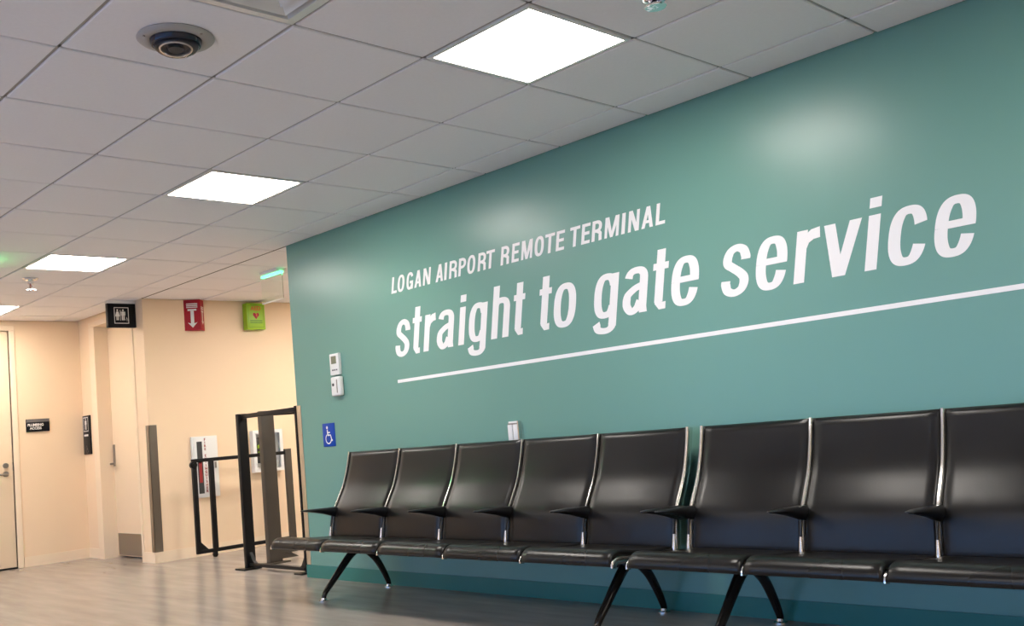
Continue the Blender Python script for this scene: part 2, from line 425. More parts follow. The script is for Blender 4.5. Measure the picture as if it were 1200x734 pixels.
def lower(ch, w):
    g = Glyph(); t, u = TX, TY; ov = .006
    cz = XH/2; rz = XH/2+ov-u/2; rx = w/2-t/2; cx = w/2
    if ch == 'o': g.stroke(sup(cx, cz, rx, rz, 0, 360, 48)[:-1], t, u, True)
    elif ch == 'c':
        g.stroke(sup(cx, cz, rx, rz, 19, 341, 44), t, u)
    elif ch == 'e':
        g.stroke(sup(cx, cz, rx, rz, -.1, 180, 30), t, u); g.stroke(sup(cx, cz, rx, rz, 180, 343, 24), t, u)
        g.rect(t*.6, cz-.006, w-.0005, cz+.024)
    elif ch == 's':
        t2 = t*.95
        pts = [(.835, .695), (.83, .76), (.72, .895), (.5, .955), (.28, .90), (.175, .765), (.21, .645), (.40, .555), (.63, .455), (.80, .345), (.83, .22), (.73, .10), (.5, .045), (.27, .10), (.165, .235), (.165, .31)]
        g.stroke([tuple(v) for v in spline([(x*w, z*XH) for x, z in pts], 90)], t2, u)
    elif ch == 't':
        bar0, bar1 = 0, w; s0, s1 = .020, .020+t
        g.rect(s0, .035, s1, AS-.004); g.rect(bar0, XH-.034, bar1, XH)
        g.stroke([(s0+t/2, .06), (s0+t/2+.002, .036), (s0+t/2+.014, .0155), (w-.004, .0165)], t, u+.002)
    elif ch == 'i': g.rect(0, 0, t, XH); g.rect(0, XH+.030, t, AS+.002)
    elif ch == 'r':
        g.rect(0, 0, t, XH)
        g.stroke([(t*.55, XH-.085), (t*.85, XH-.045), (t+.024, XH-.024), (w, XH-.020)], t*.8, .048)
    elif ch == 'h':
        g.rect(0, 0, t, AS+.006); g.rect(w-t, 0, w, XH-.05)
        g.stroke(sup(cx, XH-.062, rx, .062+ov-u/2, 0, 150, 20), t, u)
    elif ch == 'a':
        g.stroke(sup(cx, XH-.062, rx-.004, .062+ov-u/2, 168, 0, 20), t, u)
        g.rect(w-t-.004, .018, w-.004, XH-.06); g.poly([(w-t-.004, .03), (w-t+.004, 0), (w+.002, 0), (w-.004, .03)])
        pts = [(w-t+.006, XH*.60), (w*.46, XH*.545), (t*.62, XH*.42), (t*.5, XH*.25), (t*.72, .030), (w*.40, u/2-ov), (w*.60, .028), (w-t*.9, .060)]
        g.stroke([tuple(v) for v in spline(pts, 34)], t, u)
    elif ch == 'g':
        g.rect(w-t, -.045, w, XH)
        g.stroke(sup(cx-.002, cz+.004, rx+.001, rz-.004, 30, 330, 40), t, u)
        g.stroke([tuple(v) for v in spline([(w-t/2, -.02), (w-t/2-.004, -.045), (w*.66, -.062), (w*.42, -.063), (w*.24, -.052), (t*.42, -.020)], 22)], t, u-.002)
    elif ch == 'v':
        g.poly([(0, XH), (t, XH), (w/2+.010, .055), (w/2+.026, 0), (w/2-.030, 0)]); g.poly([(w, XH), (w-t*1.05, XH), (w/2-.008, .055), (w/2-.028, 0), (w/2+.030, 0)])
    return g
def upper(ch, w):
    g = Glyph(); h = .108; t, u = .0215, .017; cx = w/2
    if ch == 'O': g.stroke(sup(cx, h/2, w/2-t/2, h/2+.002-u/2, 0, 360, 36)[:-1], t, u, True)
    elif ch == 'G':
        g.stroke(sup(cx, h/2, w/2-t/2, h/2+.002-u/2, 28, 335, 34), t, u); g.rect(w-t, 0, w, h*.5); g.rect(cx, h*.5-u, w, h*.5)
    elif ch == 'L': g.rect(0, 0, t, h); g.rect(0, 0, w, u)
    elif ch == 'I': g.rect(0, 0, t+.002, h)
    elif ch == 'T': g.rect(cx-t/2, 0, cx+t/2, h); g.rect(0, h-u, w, h)
    elif ch == 'E': g.rect(0, 0, t, h); g.rect(0, 0, w, u); g.rect(0, h-u, w, h); g.rect(0, h/2-u/2+.002, w-.005, h/2+u/2+.002)
    elif ch == 'N': g.rect(0, 0, t*.9, h); g.rect(w-t*.9, 0, w, h); g.poly([(0, h), (t*1.15, h), (w, 0), (w-t*1.15, 0)])
    elif ch == 'M':
        g.rect(0, 0, t*.85, h); g.rect(w-t*.85, 0, w, h)
        g.poly([(0, h), (t*1.25, h), (cx+t*.42, 0), (cx-t*.42, 0)]); g.poly([(w, h), (w-t*1.25, h), (cx-t*.42, 0), (cx+t*.42, 0)])
    elif ch == 'A':
        g.poly([(0, 0), (t, 0), (cx+t*.45, h), (cx-t*.55, h)]); g.poly([(w, 0), (w-t, 0), (cx-t*.45, h), (cx+t*.55, h)]); g.rect(w*.2, h*.22, w*.8, h*.22+u*.85)
    elif ch in 'PR':
        g.rect(0, 0, t, h); top = h; mid = h*.43
        rz = (top-mid)/2-u/2+u/4; z0 = (top+mid)/2
        g.rect(t*.5, top-u, cx, top); g.rect(t*.5, mid-.002, cx, mid-.002+u)
        g.stroke(sup(cx-.004, (top-u/2+mid-.002+u/2)/2, w/2-t/2+.004-(.003 if ch == 'R' else 0), (top-u/2-(mid-.002+u/2))/2, 92, -92, 20, 2.2), t, u)
        if ch == 'R': g.stroke([tuple(v) for v in spline([(cx-.002, mid+.006), (w-t/2-.004, mid-.006), (w-t/2-.002, h*.24), (w-t/2, 0)], 14)], t, u)
    return g
line1 = [('L',-2.840,-2.784),('O',-2.776,-2.704),('G',-2.681,-2.611),('A',-2.595,-2.524),('N',-2.507,-2.433),('A',-2.378,-2.306),('I',-2.295,-2.268),('R',-2.248,-2.173),('P',-2.159,-2.091),('O',-2.078,-2.005),('R',-1.980,-1.907),('T',-1.908,-1.834),
         ('R',-1.777,-1.705),('E',-1.684,-1.624),('M',-1.604,-1.515),('O',-1.497,-1.424),('T',-1.416,-1.341),('E',-1.328,-1.265),('T',-1.225,-1.151),('E',-1.137,-1.076),('R',-1.062,-.990),('M',-.971,-.874),('I',-.855,-.830),('N',-.810,-.738),('A',-.721,-.646),('L',-.630,-.570)]
line2 = [('s',-2.852,-2.706),('t',-2.682,-2.588),('r',-2.554,-2.448),('a',-2.424,-2.261),('i',-2.212,-2.160),('g',-2.119,-1.960),('h',-1.913,-1.763),('t',-1.734,-1.640),('t',-1.524,-1.428),('o',-1.404,-1.237),('g',-1.102,-.940),('a',-.903,-.740),('t',-.714,-.617),('e',-.592,-.427),
         ('s',-.292,-.141),('e',-.106,.056),('r',.097,.210),('v',.228,.404),('i',.435,.489),('c',.530,.693),('e',.724,.886)]
e1 = tag(empty('wall_lettering', (-1.70, 0, 1.93)), 'small white capital lettering reading LOGAN AIRPORT REMOTE TERMINAL on the green wall', 'lettering')
for ch, a, b in line1: place(upper(ch, b-a), e1, a, 1.930, SL, M_letter)
e2 = tag(empty('wall_lettering', (-.98, 0, 1.507)), 'large white slanted lettering reading straight to gate service on the green wall', 'lettering')
for ch, a, b in line2: place(lower(ch, b-a), e2, a, 1.507, SL, M_letter)
tag(bx('wall_stripe', (-2.845, -.0012, 1.332), (1.75, 0, 1.353), M_letter), 'thin white horizontal line under the large lettering on the green wall', 'stripe')

# ================================================================= BENCHES
BACK = [(-.290, .325), (-.279, .40), (-.268, .47), (-.253, .53), (-.210, .605), (-.168, .68), (-.135, .77), (-.112, .85), (-.100, .905)]
SEAT = [(-.275, .334), (-.36, .337), (-.46, .345), (-.56, .358), (-.64, .372), (-.702, .378), (-.729, .364), (-.733, .340)]
def pad(bm, prof, x0, x1, th, n=22, m=10, crown=.006, endround=.014):
    """upholstered slab following a y-z profile; th = thickness behind the face"""
    P = spline(prof, n); nx = m
    N = []
    for i in range(len(P)):
        t = (P[min(i+1, n)]-P[max(i-1, 0)]).normalized(); N.append(Vector((-t.y, t.x)))
    # orient normals away from the body (towards -y / +z)
    sgn = 1 if (N[n//2].x < 0 or N[n//2].y > .7) else -1
    def edge(v): return max(0.0, 1-(1-v)**2)**.5 if v < 1 else 1.0
    F, B = [], []
    L = sum((P[i+1]-P[i]).length for i in range(n)); s = 0
    for i in range(n+1):
        if i: s += (P[i]-P[i-1]).length
        rf, rb = [], []
        for j in range(nx+1):
            # denser columns near the edges
            u = j/nx; u = .5-.5*math.cos(PI*u); x = x0+(x1-x0)*u
            dx = min(x-x0, x1-x)/endround; ds = min(s, L-s)/endround
            k = edge(min(dx, 1))*edge(min(ds, 1))
            c = crown*math.sin(PI*u)
            half = th/2*(.25+.75*k)
            mid = P[i]-N[i]*sgn*th/2
            f = mid+N[i]*sgn*(half+c*k); b = mid-N[i]*sgn*half
            rf.append(bm.verts.new((x, f.x, f.y))); rb.append(bm.verts.new((x, b.x, b.y)))
        F.append(rf); B.append(rb)
    for i in range(n):
        for j in range(nx):
            bm.faces.new((F[i][j], F[i][j+1], F[i+1][j+1], F[i+1][j])); bm.faces.new((B[i][j+1], B[i][j], B[i+1][j], B[i+1][j+1]))
        bm.faces.new((F[i][0], F[i+1][0], B[i+1][0], B[i][0])); bm.faces.new((F[i+1][nx], F[i][nx], B[i][nx], B[i+1][nx]))
    for j in range(nx):
        bm.faces.new((F[0][j+1], F[0][j], B[0][j], B[0][j+1])); bm.faces.new((F[n][j], F[n][j+1], B[n][j+1], B[n][j]))
    bmesh.ops.recalc_face_normals(bm, faces=list(bm.faces))
def bar2d(bm, prof, xc, w, h, n=20, off=0):
    """flat rounded bar of width w (x) and depth h following a y-z profile"""
    P = spline(prof, n); rings = []
    for i, p in enumerate(P):
        t = (P[min(i+1, n)]-P[max(i-1, 0)]).normalized(); q = Vector((t.y, -t.x))
        c = p+q*off; rg = []
        for k in range(10):
            a = 2*PI*k/10; e = 3
            X = math.copysign(abs(math.cos(a))**(2/e), math.cos(a))*w/2; Q = math.copysign(abs(math.sin(a))**(2/e), math.sin(a))*h/2
            v = c+q*Q; rg.append((xc+X, v.x, v.y))
        rings.append(rg)
    loft(bm, rings)
def bench(x0, nseat, pitch, legs, label, seats_lab=None):
    e = empty('bench_seating', (x0+nseat*pitch/2, -.35, 0))
    x1 = x0+nseat*pitch
    # shared meshes
    bm = bmn(); pad(bm, BACK, .0065, pitch-.010, .026, crown=.007, endround=.009); back = obj('backrest', bm, M_vinyl, None, True, 60)
    bm = bmn(); pad(bm, SEAT, .007, pitch-.007, .028, crown=.004, endround=.010); seat = obj('seat', bm, M_vinyl, None, True, 60)
    bm = bmn(); bar2d(bm, BACK, 0, .010, .044, off=.012)
    fr_b = obj('back_frame', bm, M_alu, None, True)
    bm = bmn(); bar2d(bm, BACK, -.0085, .011, .022, off=.010)  # black strip added so the gap between backrests reads dark
    gap_b = obj('gap_strip', bm, M_black, None, True)
    bm = bmn(); bar2d(bm, [(-.275, .330), (-.36, .326), (-.50, .336), (-.62, .356), (-.70, .364), (-.733, .354), (-.740, .334)], 0, .013, .032)
    fr_s = obj('seat_frame', bm, M_alu, None, True)
    bm = bmn()
    secs = [(-.515, .006, .003, .549), (-.50, .018, .005, .548), (-.46, .026, .009, .545), (-.41, .029, .014, .539), (-.35, .030, .020, .531), (-.30, .029, .027, .522), (-.26, .028, .033, .515), (-.225, .025, .034, .512), (-.195, .018, .028, .512), (-.175, .009, .018, .512)]
    rings = []
    for y, hw, hh, zc in secs:
        rg = []
        for k in range(14):
            a = 2*PI*k/14; c, s_ = math.cos(a), math.sin(a)
            X = math.copysign(abs(c)**.8, c)*hw*(1 if s_ > -.2 else .75); Z = math.copysign(abs(s_)**.75, s_)*hh
            rg.append((X, y, zc+Z))
        rings.append(rg)
    loft(bm, rings); arm = obj('armrest', bm, M_black, None, True, 70)
    bm = bmn(); tube(bm, [(0, -.292, .42), (0, -.286, .45), (0, -.276, .49)], [.0058, .0062, .0075], 14); post = obj('arm_post', bm, M_black, None, True)  # black puts the polished post's dark reflections into its upper part
    bm = bmn(); tube(bm, [(0, -.303, .338), (0, -.302, .350), (0, -.297, .385), (0, -.291, .425)], [.0120, .0110, .0082, .0056], 14); pfoot = obj('post_lower_end', bm, M_alu, None, True)  # bright lower end of the same polished post
    bm = bmn(); box(bm, (-.008, -.50, .296), (.008, -.29, .318)); brk = obj('seat_bracket', bm, M_powder)
    def put(o, x, first):
        c = o if first else o.copy()
        if not first: C.objects.link(c)
        c.location = (x, 0, 0)
        if o is fr_b and (abs(x-x1) < .01 or (x0 > -1 and abs(x-x0) < .01)): c.scale = (1.9, 1, 1)
        c.parent = e; c.matrix_parent_inverse = e.matrix_world.inverted()
    for k in range(nseat):
        put(back, x0+k*pitch, k == 0); put(seat, x0+k*pitch, k == 0)
    for k in range(nseat+1):
        for o in (fr_b, gap_b, fr_s, arm, post, pfoot, brk): put(o, x0+k*pitch, k == 0)
    bm = bmn(); box(bm, (x0+.06, -.350, .262), (x1-.06, -.290, .306)); bevel(bm, .008); obj('beam', bm, M_powder, e, True)
    for lx in legs:
        bm = bmn()
        f = spline([(lx, -.255, .290), (lx, -.330, .264), (lx, -.415, .188), (lx, -.495, .108), (lx, -.548, .056), (lx, -.566, .028), (lx, -.568, .006)], 20)
        rf = [.031-.015*min(1, i/17) for i in range(21)]; rt = [.027-.012*min(1, i/16) for i in range(21)]
        tube(bm, f, rf, 12, rt)
        b = spline([(lx, -.300, .290), (lx, -.230, .270), (lx, -.155, .205), (lx, -.100, .118), (lx, -.068, .05), (lx, -.060, .024), (lx, -.060, .006)], 20)
        tube(bm, b, rf, 12, rt)
        lg = obj('leg', bm, M_leg, e, True, 60)
        for fy in (-.570, -.060):
            bm = bmn(); lathe(bm, (lx, fy, 0), [(.001, 0), (.031, 0), (.031, .005), (.018, .009), (.015, .020), (.001, .022)], 22); obj('foot', bm, M_alu, lg, True)
    tag(e, label, 'bench')
M_leg = mat('dark lacquered leg', (.030, .028, .026), .22, metal=.6)
bench(-3.315, 5, .5655, (-3.03, -.77), 'row of five joined black vinyl seats on the left, starting by the green wall end')
bench(-.405, 5, .5680, (-.12, 2.15), 'second row of joined black vinyl airport seats running out at the right edge')

# ================================================================= WALL ITEMS ON GREEN WALL
def glyph_text(words, x, z, size, m, parent, y=-.001, thick=.0009, width=1.0, axis='y', sign=1, name='lettering', bold=0.0, gap=1.0):
    """flat printed text from the built-in font. axis y: wall facing -y, axis x: wall facing +x"""
    cu = bpy.data.curves.new(name, 'FONT'); cu.body = words; cu.size = size; cu.extrude = thick; cu.offset = bold; cu.resolution_u = 3
    cu.align_x = 'CENTER'; cu.align_y = 'CENTER'; cu.space_line = gap
    to = bpy.data.objects.new('tmp', cu); C.objects.link(to)
    dg = bpy.context.evaluated_depsgraph_get(); me = bpy.data.meshes.new_from_object(to.evaluated_get(dg))
    bpy.data.objects.remove(to); me.name = name; me.materials.clear(); me.materials.append(m)
    me.transform(Matrix.Diagonal((width, 1, 1, 1)))
    if axis == 'y': mt = Matrix(((1, 0, 0, x), (0, 0, -1, y), (0, 1, 0, z), (0, 0, 0, 1)))
    else: mt = Matrix(((0, 0, 1, y), (1, 0, 0, x), (0, 1, 0, z), (0, 0, 0, 1)))
    me.transform(mt)
    o = bpy.data.objects.new(name, me); C.objects.link(o)
    o.parent = parent; o.matrix_parent_inverse = parent.matrix_world.inverted()
    return o
def flat(g, parent, x, z, m, y, axis='y', name='symbol', s=1.0, th=.001):
    """place Glyph polys on a wall plane"""
    bm = bmn()
    for pl, lay in g.polys:
        area = sum(pl[i].x*pl[(i+1) % len(pl)].y-pl[(i+1) % len(pl)].x*pl[i].y for i in range(len(pl)))
        if abs(area) < 1e-10: continue
        if area < 0: pl = pl[::-1]
        if axis == 'y': P = lambda q, d: (x+q.x*s, y-d, z+q.y*s)
        else: P = lambda q, d: (y+d, x+q.x*s, z+q.y*s)
        bm.faces.new([bm.verts.new(P(q, th+lay*.00004)) for q in pl])
    return obj(name, bm, m, parent)
def circ(cx, cz, r, a0=0, a1=360, n=20): return [(cx+r*math.cos(math.radians(a0+(a1-a0)*j/n)), cz+r*math.sin(math.radians(a0+(a1-a0)*j/n))) for j in range(n+1)]
def wheelchair():
    g = Glyph()
    g.poly(circ(-.10, .40, .075)[:-1])
    g.stroke([(-.09, .30), (-.06, .02)], .085, .085); g.stroke([(-.08, .15), (.14, .15)], .06, .06)
    g.stroke([(-.07, .02), (.17, .02), (.27, -.26)], .075, .075); g.stroke([(.24, -.27), (.34, -.22)], .06, .06)
    g.stroke(circ(-.02, -.16, .235, 118, 345, 26), .055, .055)
    return g
# accessibility sign
e = tag(empty('accessibility_sign', (-3.695, 0, 1.035)), 'blue square wheelchair symbol sign on the green wall left of the seats', 'sign')
bx('panel', (-3.772, -.004, .951), (-3.618, 0, 1.119), M_blue, e, .0015)
flat(wheelchair(), e, -3.697, 1.030, M_print, -.004, s=.145)
# thermostat
e = tag(empty('thermostat', (-3.53, 0, 1.53)), 'white wall thermostat with small grey screen, above the white remote box', 'thermostat')
bx('body', (-3.588, -.026, 1.455), (-3.478, 0, 1.608), M_white, e, .006)
bx('screen', (-3.567, -.0275, 1.535), (-3.505, -.025, 1.590), M_lcd, e)
for q in range(3): bx('button', (-3.560+q*.024, -.0285, 1.485), (-3.545+q*.024, -.025, 1.495), M_signgrey, e)
# wall box under it
e = tag(empty('wall_dispenser', (-3.52, 0, 1.37)), 'rounded white wall unit with a small dark button directly under the thermostat', 'wall unit')
bm = bmn(); box(bm, (-3.575, -.040, 1.302), (-3.462, 0, 1.442)); bevel(bm, .018, 4); obj('body', bm, M_white, e, True)
bm = bmn(); disc(bm, (-3.540, -.040, 1.385), .011, -.003, 16, axis='y'); obj('button', bm, M_charcoal, e, True)
bm = bmn(); box(bm, (-3.498, -.043, 1.325), (-3.490, -.038, 1.420)); obj('slot', bm, M_steel, e)
# outlet plate above the backrests
e = tag(empty('wall_outlet', (-1.775, 0, .95)), 'white two gang wall outlet peeking above the seat backs', 'outlet')
bx('plate', (-1.822, -.006, .885), (-1.728, 0, 1.010), M_white, e, .002)
for q in (-1.799, -1.754): bx('cover', (q-.018, -.020, .895), (q+.018, -.006, .992), M_white, e, .003)
bx('clip', (-1.815, -.018, .990), (-1.735, -.006, 1.000), M_steel, e)
bx('side_plate', (-1.731, -.024, .885), (-1.722, 0, 1.010), M_alu, e)

# corner guards ----------------------------------------------------
def guard(pts_a, pts_b, label, m=None):
    bm = bmn(); box(bm, *pts_a); box(bm, *pts_b); o = obj('corner_guard', bm, m, None); tag(o, label, 'corner guard', 'steel corner guards'); return o
guard(((XE-.004, -.004, .095), (XE+.052, 0, 1.275)), ((XE-.004, -.004, .095), (XE, .05, 1.275)), 'tall steel corner guard on the end of the green wall by the gate', M_steelrefl)
guard(((XW-.060, -.004, .082), (XW+.004, 0, 1.288)), ((XW, -.004, .082), (XW+.004, .075, 1.288)), 'tall dark steel corner guard on the cream wall corner beside the restroom door', M_steel)

# ================================================================= DOORS
# restroom door (recessed)
e = struct(empty('door_2', ((DX0+DX1)/2, .12, 0)), 'cream restroom door with steel kick plate, set back in the wall')
bx('leaf', (DX0+.004, .125, .02), (DX1-.004, .17, DZ-.03), M_door, e, .002)
kp = bx('kick_plate', (DX0+.03, .121, .028), (DX1-.03, .125, .245), M_steel, e)
bm = bmn()
box(bm, (DX0-.135, -.016, 0), (DX0-.006, 0, DZ)); box(bm, (DX1+.006, -.010, 0), (DX1+.03, 0, DZ)); box(bm, (DX0-.135, -.016, DZ+.006), (DX1+.03, 0, DZ+.05))
obj('casing', bm, M_creamtrim, e)
bm = bmn(); box(bm, (DX0-.006, -.018, 0), (DX0+.006, .17, DZ-.006)); box(bm, (DX1-.006, -.012, 0), (DX1+.006, .17, DZ-.006)); box(bm, (DX0-.006, -.018, DZ-.006), (DX1+.006, .17, DZ+.006)); obj('jamb', bm, M_creamtrim, e)
hd = bx('lock_plate', (DX0+.012, .118, .93), (DX0+.052, .125, 1.15), M_steel, e)
bm = bmn(); tube(bm, [(DX0+.035, .122, .955), (DX0+.035, .075, .955)], .010, 12, up=(0, 0, 1)); tube(bm, [(DX0+.035, .078, .955), (DX0+.145, .078, .955)], .009, 12, up=(0, 0, 1)); obj('handle', bm, M_steel, e, True)
# left door
e = struct(empty('door_1', (XL, (LY0+LY1)/2, 0)), 'cream door with steel lever at the left edge')
bx('leaf', (XL-.05, LY0+.006, .018), (XL-.012, LY1-.006, LZ-.006), M_door, e, .002)
bm = bmn(); f = .055
for a, b in (((LY1, 0), (LY1+f, LZ)), ((LY0-f, 0), (LY0, LZ)), ((LY0-f, LZ), (LY1+f, LZ+f))): box(bm, (XL-.05, a[0], a[1]), (XL+.014, b[0], b[1]))
bevel(bm, .003, 1); obj('casing', bm, M_creamtrim, e)
bm = bmn(); disc(bm, (XL-.012, LY1-.075, .945), .028, .012, 20, axis='x'); tube(bm, [(XL, LY1-.075, .945), (XL+.05, LY1-.075, .945)], .010, 12, up=(0, 0, 1)); tube(bm, [(XL+.048, LY1-.070, .945), (XL+.048, LY1-.19, .942)], .0095, 12, up=(0, 0, 1)); obj('handle', bm, M_steel, e, True)
bm = bmn(); disc(bm, (XL-.012, LY1-.075, 1.030), .026, .018, 20, axis='x'); obj('deadbolt', bm, M_steel, e, True)
bx('strike_plate', (XL-.014, LY1-.006, .97), (XL-.008, LY1+.001, 1.06), M_charcoal, e)
bx('threshold', (XL-.05, LY0, 0), (XL-.006, LY1, .012), M_powder, e)

# ================================================================= SIGNS AT THE FAR END
# small black room sign on left wall
e = tag(empty('room_sign', (XL, -.463, 1.41)), 'small black wall plaque with two short white text lines beside the left door', 'sign')
bx('panel', (XL, -.578, 1.350), (XL+.014, -.350, 1.480), M_signblack, e, .002)
bx('header', (XL+.014, -.576, 1.448), (XL+.0155, -.352, 1.478), M_signgrey, e)
glyph_text('PLUMBING\nACCESS', -.487, 1.402, .036, M_print, e, y=XL+.0145, axis='x', bold=.0012, width=.9, gap=.95)
# tall restroom plaque
e = tag(empty('restroom_plaque', (-8.2, 0, 1.28)), 'narrow tall black restroom plaque with white pictogram in the left corner', 'sign')
px0, px1 = -8.275, -8.085
bx('panel', (px0, -.014, 1.075), (px1, 0, 1.482), M_signblack, e, .002)
def person(skirt=False):
    g = Glyph(); g.poly(circ(0, .42, .075, n=14)[:-1])
    if skirt: g.poly([(-.09, .31), (.09, .31), (.20, -.10), (-.20, -.10)]); g.rect(-.10, -.42, -.02, -.08); g.rect(.02, -.42, .10, -.08)
    else: g.rect(-.12, -.02, .12, .31); g.rect(-.12, -.42, -.015, 0); g.rect(.015, -.42, .12, 0); g.rect(-.19, -.02, -.14, .30); g.rect(.14, -.02, .19, .30)
    return g
bm = Glyph(); a, b, t = .065, .075, .008
for r_ in ((-a, -b, a, -b+t), (-a, b-t, a, b), (-a, -b, -a+t, b), (a-t, -b, a, b)): bm.rect(*r_)
flat(bm, e, (px0+px1)/2-.012, 1.39, M_print, -.014, name='border')
flat(person(), e, (px0+px1)/2-.012, 1.39, M_print, -.014, s=.13)
bmx = Glyph(); bmx.rect(-.055, -.010, .055, .010); flat(bmx, e, (px0+px1)/2-.012, 1.275, M_print, -.014, name='text_bar')
flat(wheelchair(), e, (px0+px1)/2+.0, 1.125, M_signgrey, -.014, s=.09)
# hanging restroom sign (faces +x, flag mounted off the door wall under the ceiling)
e = tag(empty('hanging_restroom_sign', (-6.87, -.14, 2.37)), 'black hanging sign with white restroom pictograms under the ceiling', 'sign')
xs_, ya_, yb_, za_, zb_ = -6.85, -.272, .0, 2.240, 2.470
bx('panel', (xs_-.045, ya_, za_), (xs_, yb_, zb_), M_signblack, e, .003)
bx('mount', (xs_-.045, ya_-.004, zb_), (xs_+.004, yb_, H), M_white, e)
g = Glyph(); a, b, t = .070, .078, .006
for r_ in ((-a, -b, a, -b+t), (-a, b-t, a, b), (-a, -b, -a+t, b), (a-t, -b, a, b)): g.rect(*r_)
cyy, czz = (ya_+yb_)/2-.004, (za_+zb_)/2
flat(g, e, cyy, czz, M_print, xs_, axis='x', name='border')
flat(person(True), e, cyy-.038, czz+.002, M_print, xs_, axis='x', s=.115)
flat(person(), e, cyy+.016, czz+.002, M_print, xs_, axis='x', s=.115)
g = Glyph(); g.rect(-.0022, -.05, .0022, .055); flat(g, e, cyy-.011, czz, M_print, xs_, axis='x', name='divider')
flat(wheelchair(), e, cyy+.052, czz-.035, M_print, xs_, axis='x', s=.040)

# red V sign : fire extinguisher arrow
def vsign():
    ya, yb, z0, z1, d = .418, .628, 2.190, H-.004, .085
    e = tag(empty('fire_extinguisher_sign', (XW, (ya+yb)/2, z0)), 'red folded wall sign with a white down arrow, high on the cream wall', 'sign')
    ap = .548
    bm = bmn()
    vs = [[bm.verts.new(p) for p in ((XW, ya, z), (XW+d, ap, z), (XW, yb, z))] for z in (z0, z1)]
    bm.faces.new(vs[0][::-1]); bm.faces.new(vs[1])
    for i in range(3):
        j = (i+1) % 3; bm.faces.new((vs[0][i], vs[0][j], vs[1][j], vs[1][i]))
    bmesh.ops.recalc_face_normals(bm, faces=list(bm.faces))
    obj('panel', bm, M_red, e)
    def face(A, B, polys, s, zc, name):
        A = Vector((*A, 0)); B = Vector((*B, 0)); t = (B-A).normalized(); n = Vector((t.y, -t.x, 0)); c = (A+B)/2
        bm = bmn()
        for pl, lay in polys:
            P = [c+t*q.x*s+n*(.0012+lay*.00004)+Vector((0, 0, zc+q.y*s)) for q in pl]
            bm.faces.new([bm.verts.new(p) for p in P])
        return obj(name, bm, M_print, e)
    g = Glyph(); g.rect(-.09, -.42, .09, .36); g.rect(-.24, .30, .24, .40); g.poly([(-.26, -.36), (0, -.66), (.26, -.36), (.09, -.42), (-.09, -.42)])
    g.rect(-.30, .56, .30, .62); g.rect(-.30, .47, .30, .52); g.rect(-.30, .66, .30, .72)
    zc = (z0+z1)/2-.01
    face((XW, ya), (XW+d, ap), g.polys, .175, zc, 'arrow'); 
    face((XW+d, ap), (XW, yb), g.polys, .13, zc, 'arrow')
vsign()
# lime AED sign
e = tag(empty('defibrillator_sign', (XW, 1.16, 2.2)), 'lime green defibrillator box sign with a red heart, high on the cream wall', 'sign')
gy0, gy1, gz0, gz1, gd = 1.055, 1.262, 2.198, 2.470, .085
bx('panel', (XW, gy0, gz0), (XW+gd, gy1, gz1), M_lime, e, .004)
g = Glyph(); a, b, t = .088, .115, .004
for r_ in ((-a, -b, a, -b+t), (-a, b-t, a, b), (-a, -b, -a+t, b), (a-t, -b, a, b)): g.rect(*r_)
cyy, czz = (gy0+gy1)/2, (gz0+gz1)/2
flat(g, e, cyy, czz, M_limedark, XW+gd, axis='x', name='border')
glyph_text('AED', cyy, czz+.080, .060, M_orange, e, y=XW+gd+.0012, axis='x', bold=.0015)
g = Glyph(); g.poly([(0, -.5), (.5, .10), (.45, .38), (.22, .46), (0, .28), (-.22, .46), (-.45, .38), (-.5, .10)])
flat(g, e, cyy, czz+.005, M_red, XW+gd, axis='x', s=.070, name='heart')
g = Glyph(); g.poly([(-.1, .5), (.25, .5), (.05, .08), (.28, .08), (-.15, -.5), (0, -.05), (-.25, -.05)])
flat(g, e, cyy+.008, czz+.005, M_orange, XW+gd+.001, axis='x', s=.048, name='bolt')
g = Glyph()
for q in (-.052, -.072): g.rect(-.07, q, .07, q+.012)
flat(g, e, cyy, czz, M_limedark, XW+gd, axis='x', name='text_bar')

# extinguisher cabinet ------------------------------------------------
cy0, cy1, cz0, cz1 = .405, .672, .555, 1.148
e = tag(empty('extinguisher_cabinet', (XW, (cy0+cy1)/2, cz0)), 'white extinguisher cabinet with narrow dark window and red vertical text on the cream wall', 'cabinet')
bx('body', (XW, cy0, cz0), (XW+.030, cy1, cz1), M_white, e, .003)
dr = bx('door', (XW+.030, cy0+.018, cz0+.018), (XW+.038, cy1-.018, cz1-.018), M_white, e, .002)
bx('window', (XW+.038, cy0+.045, cz0+.04), (XW+.040, cy0+.100, cz1-.05), M_charcoal, dr)
bm = bmn(); disc(bm, (XW+.0395  , cy0+.072, .90), .016, .002, 16, axis='x'); box(bm, (XW+.0395, cy0+.056, .70), (XW+.0415, cy0+.088, .90)); obj('extinguisher', bm, M_redprint, dr)
ch = 'FIRE EXTINGUISHER'
glyph_text('\n'.join(ch), cy0+.130, (cz0+cz1)/2+.012, .034, M_redprint, dr, y=XW+.0388, axis='x', bold=.001, gap=.92, name='lettering')
bm = bmn(); box(bm, (XW+.038, cy1-.045, .83), (XW+.048, cy1-.030, .89)); obj('latch', bm, M_steel, dr)
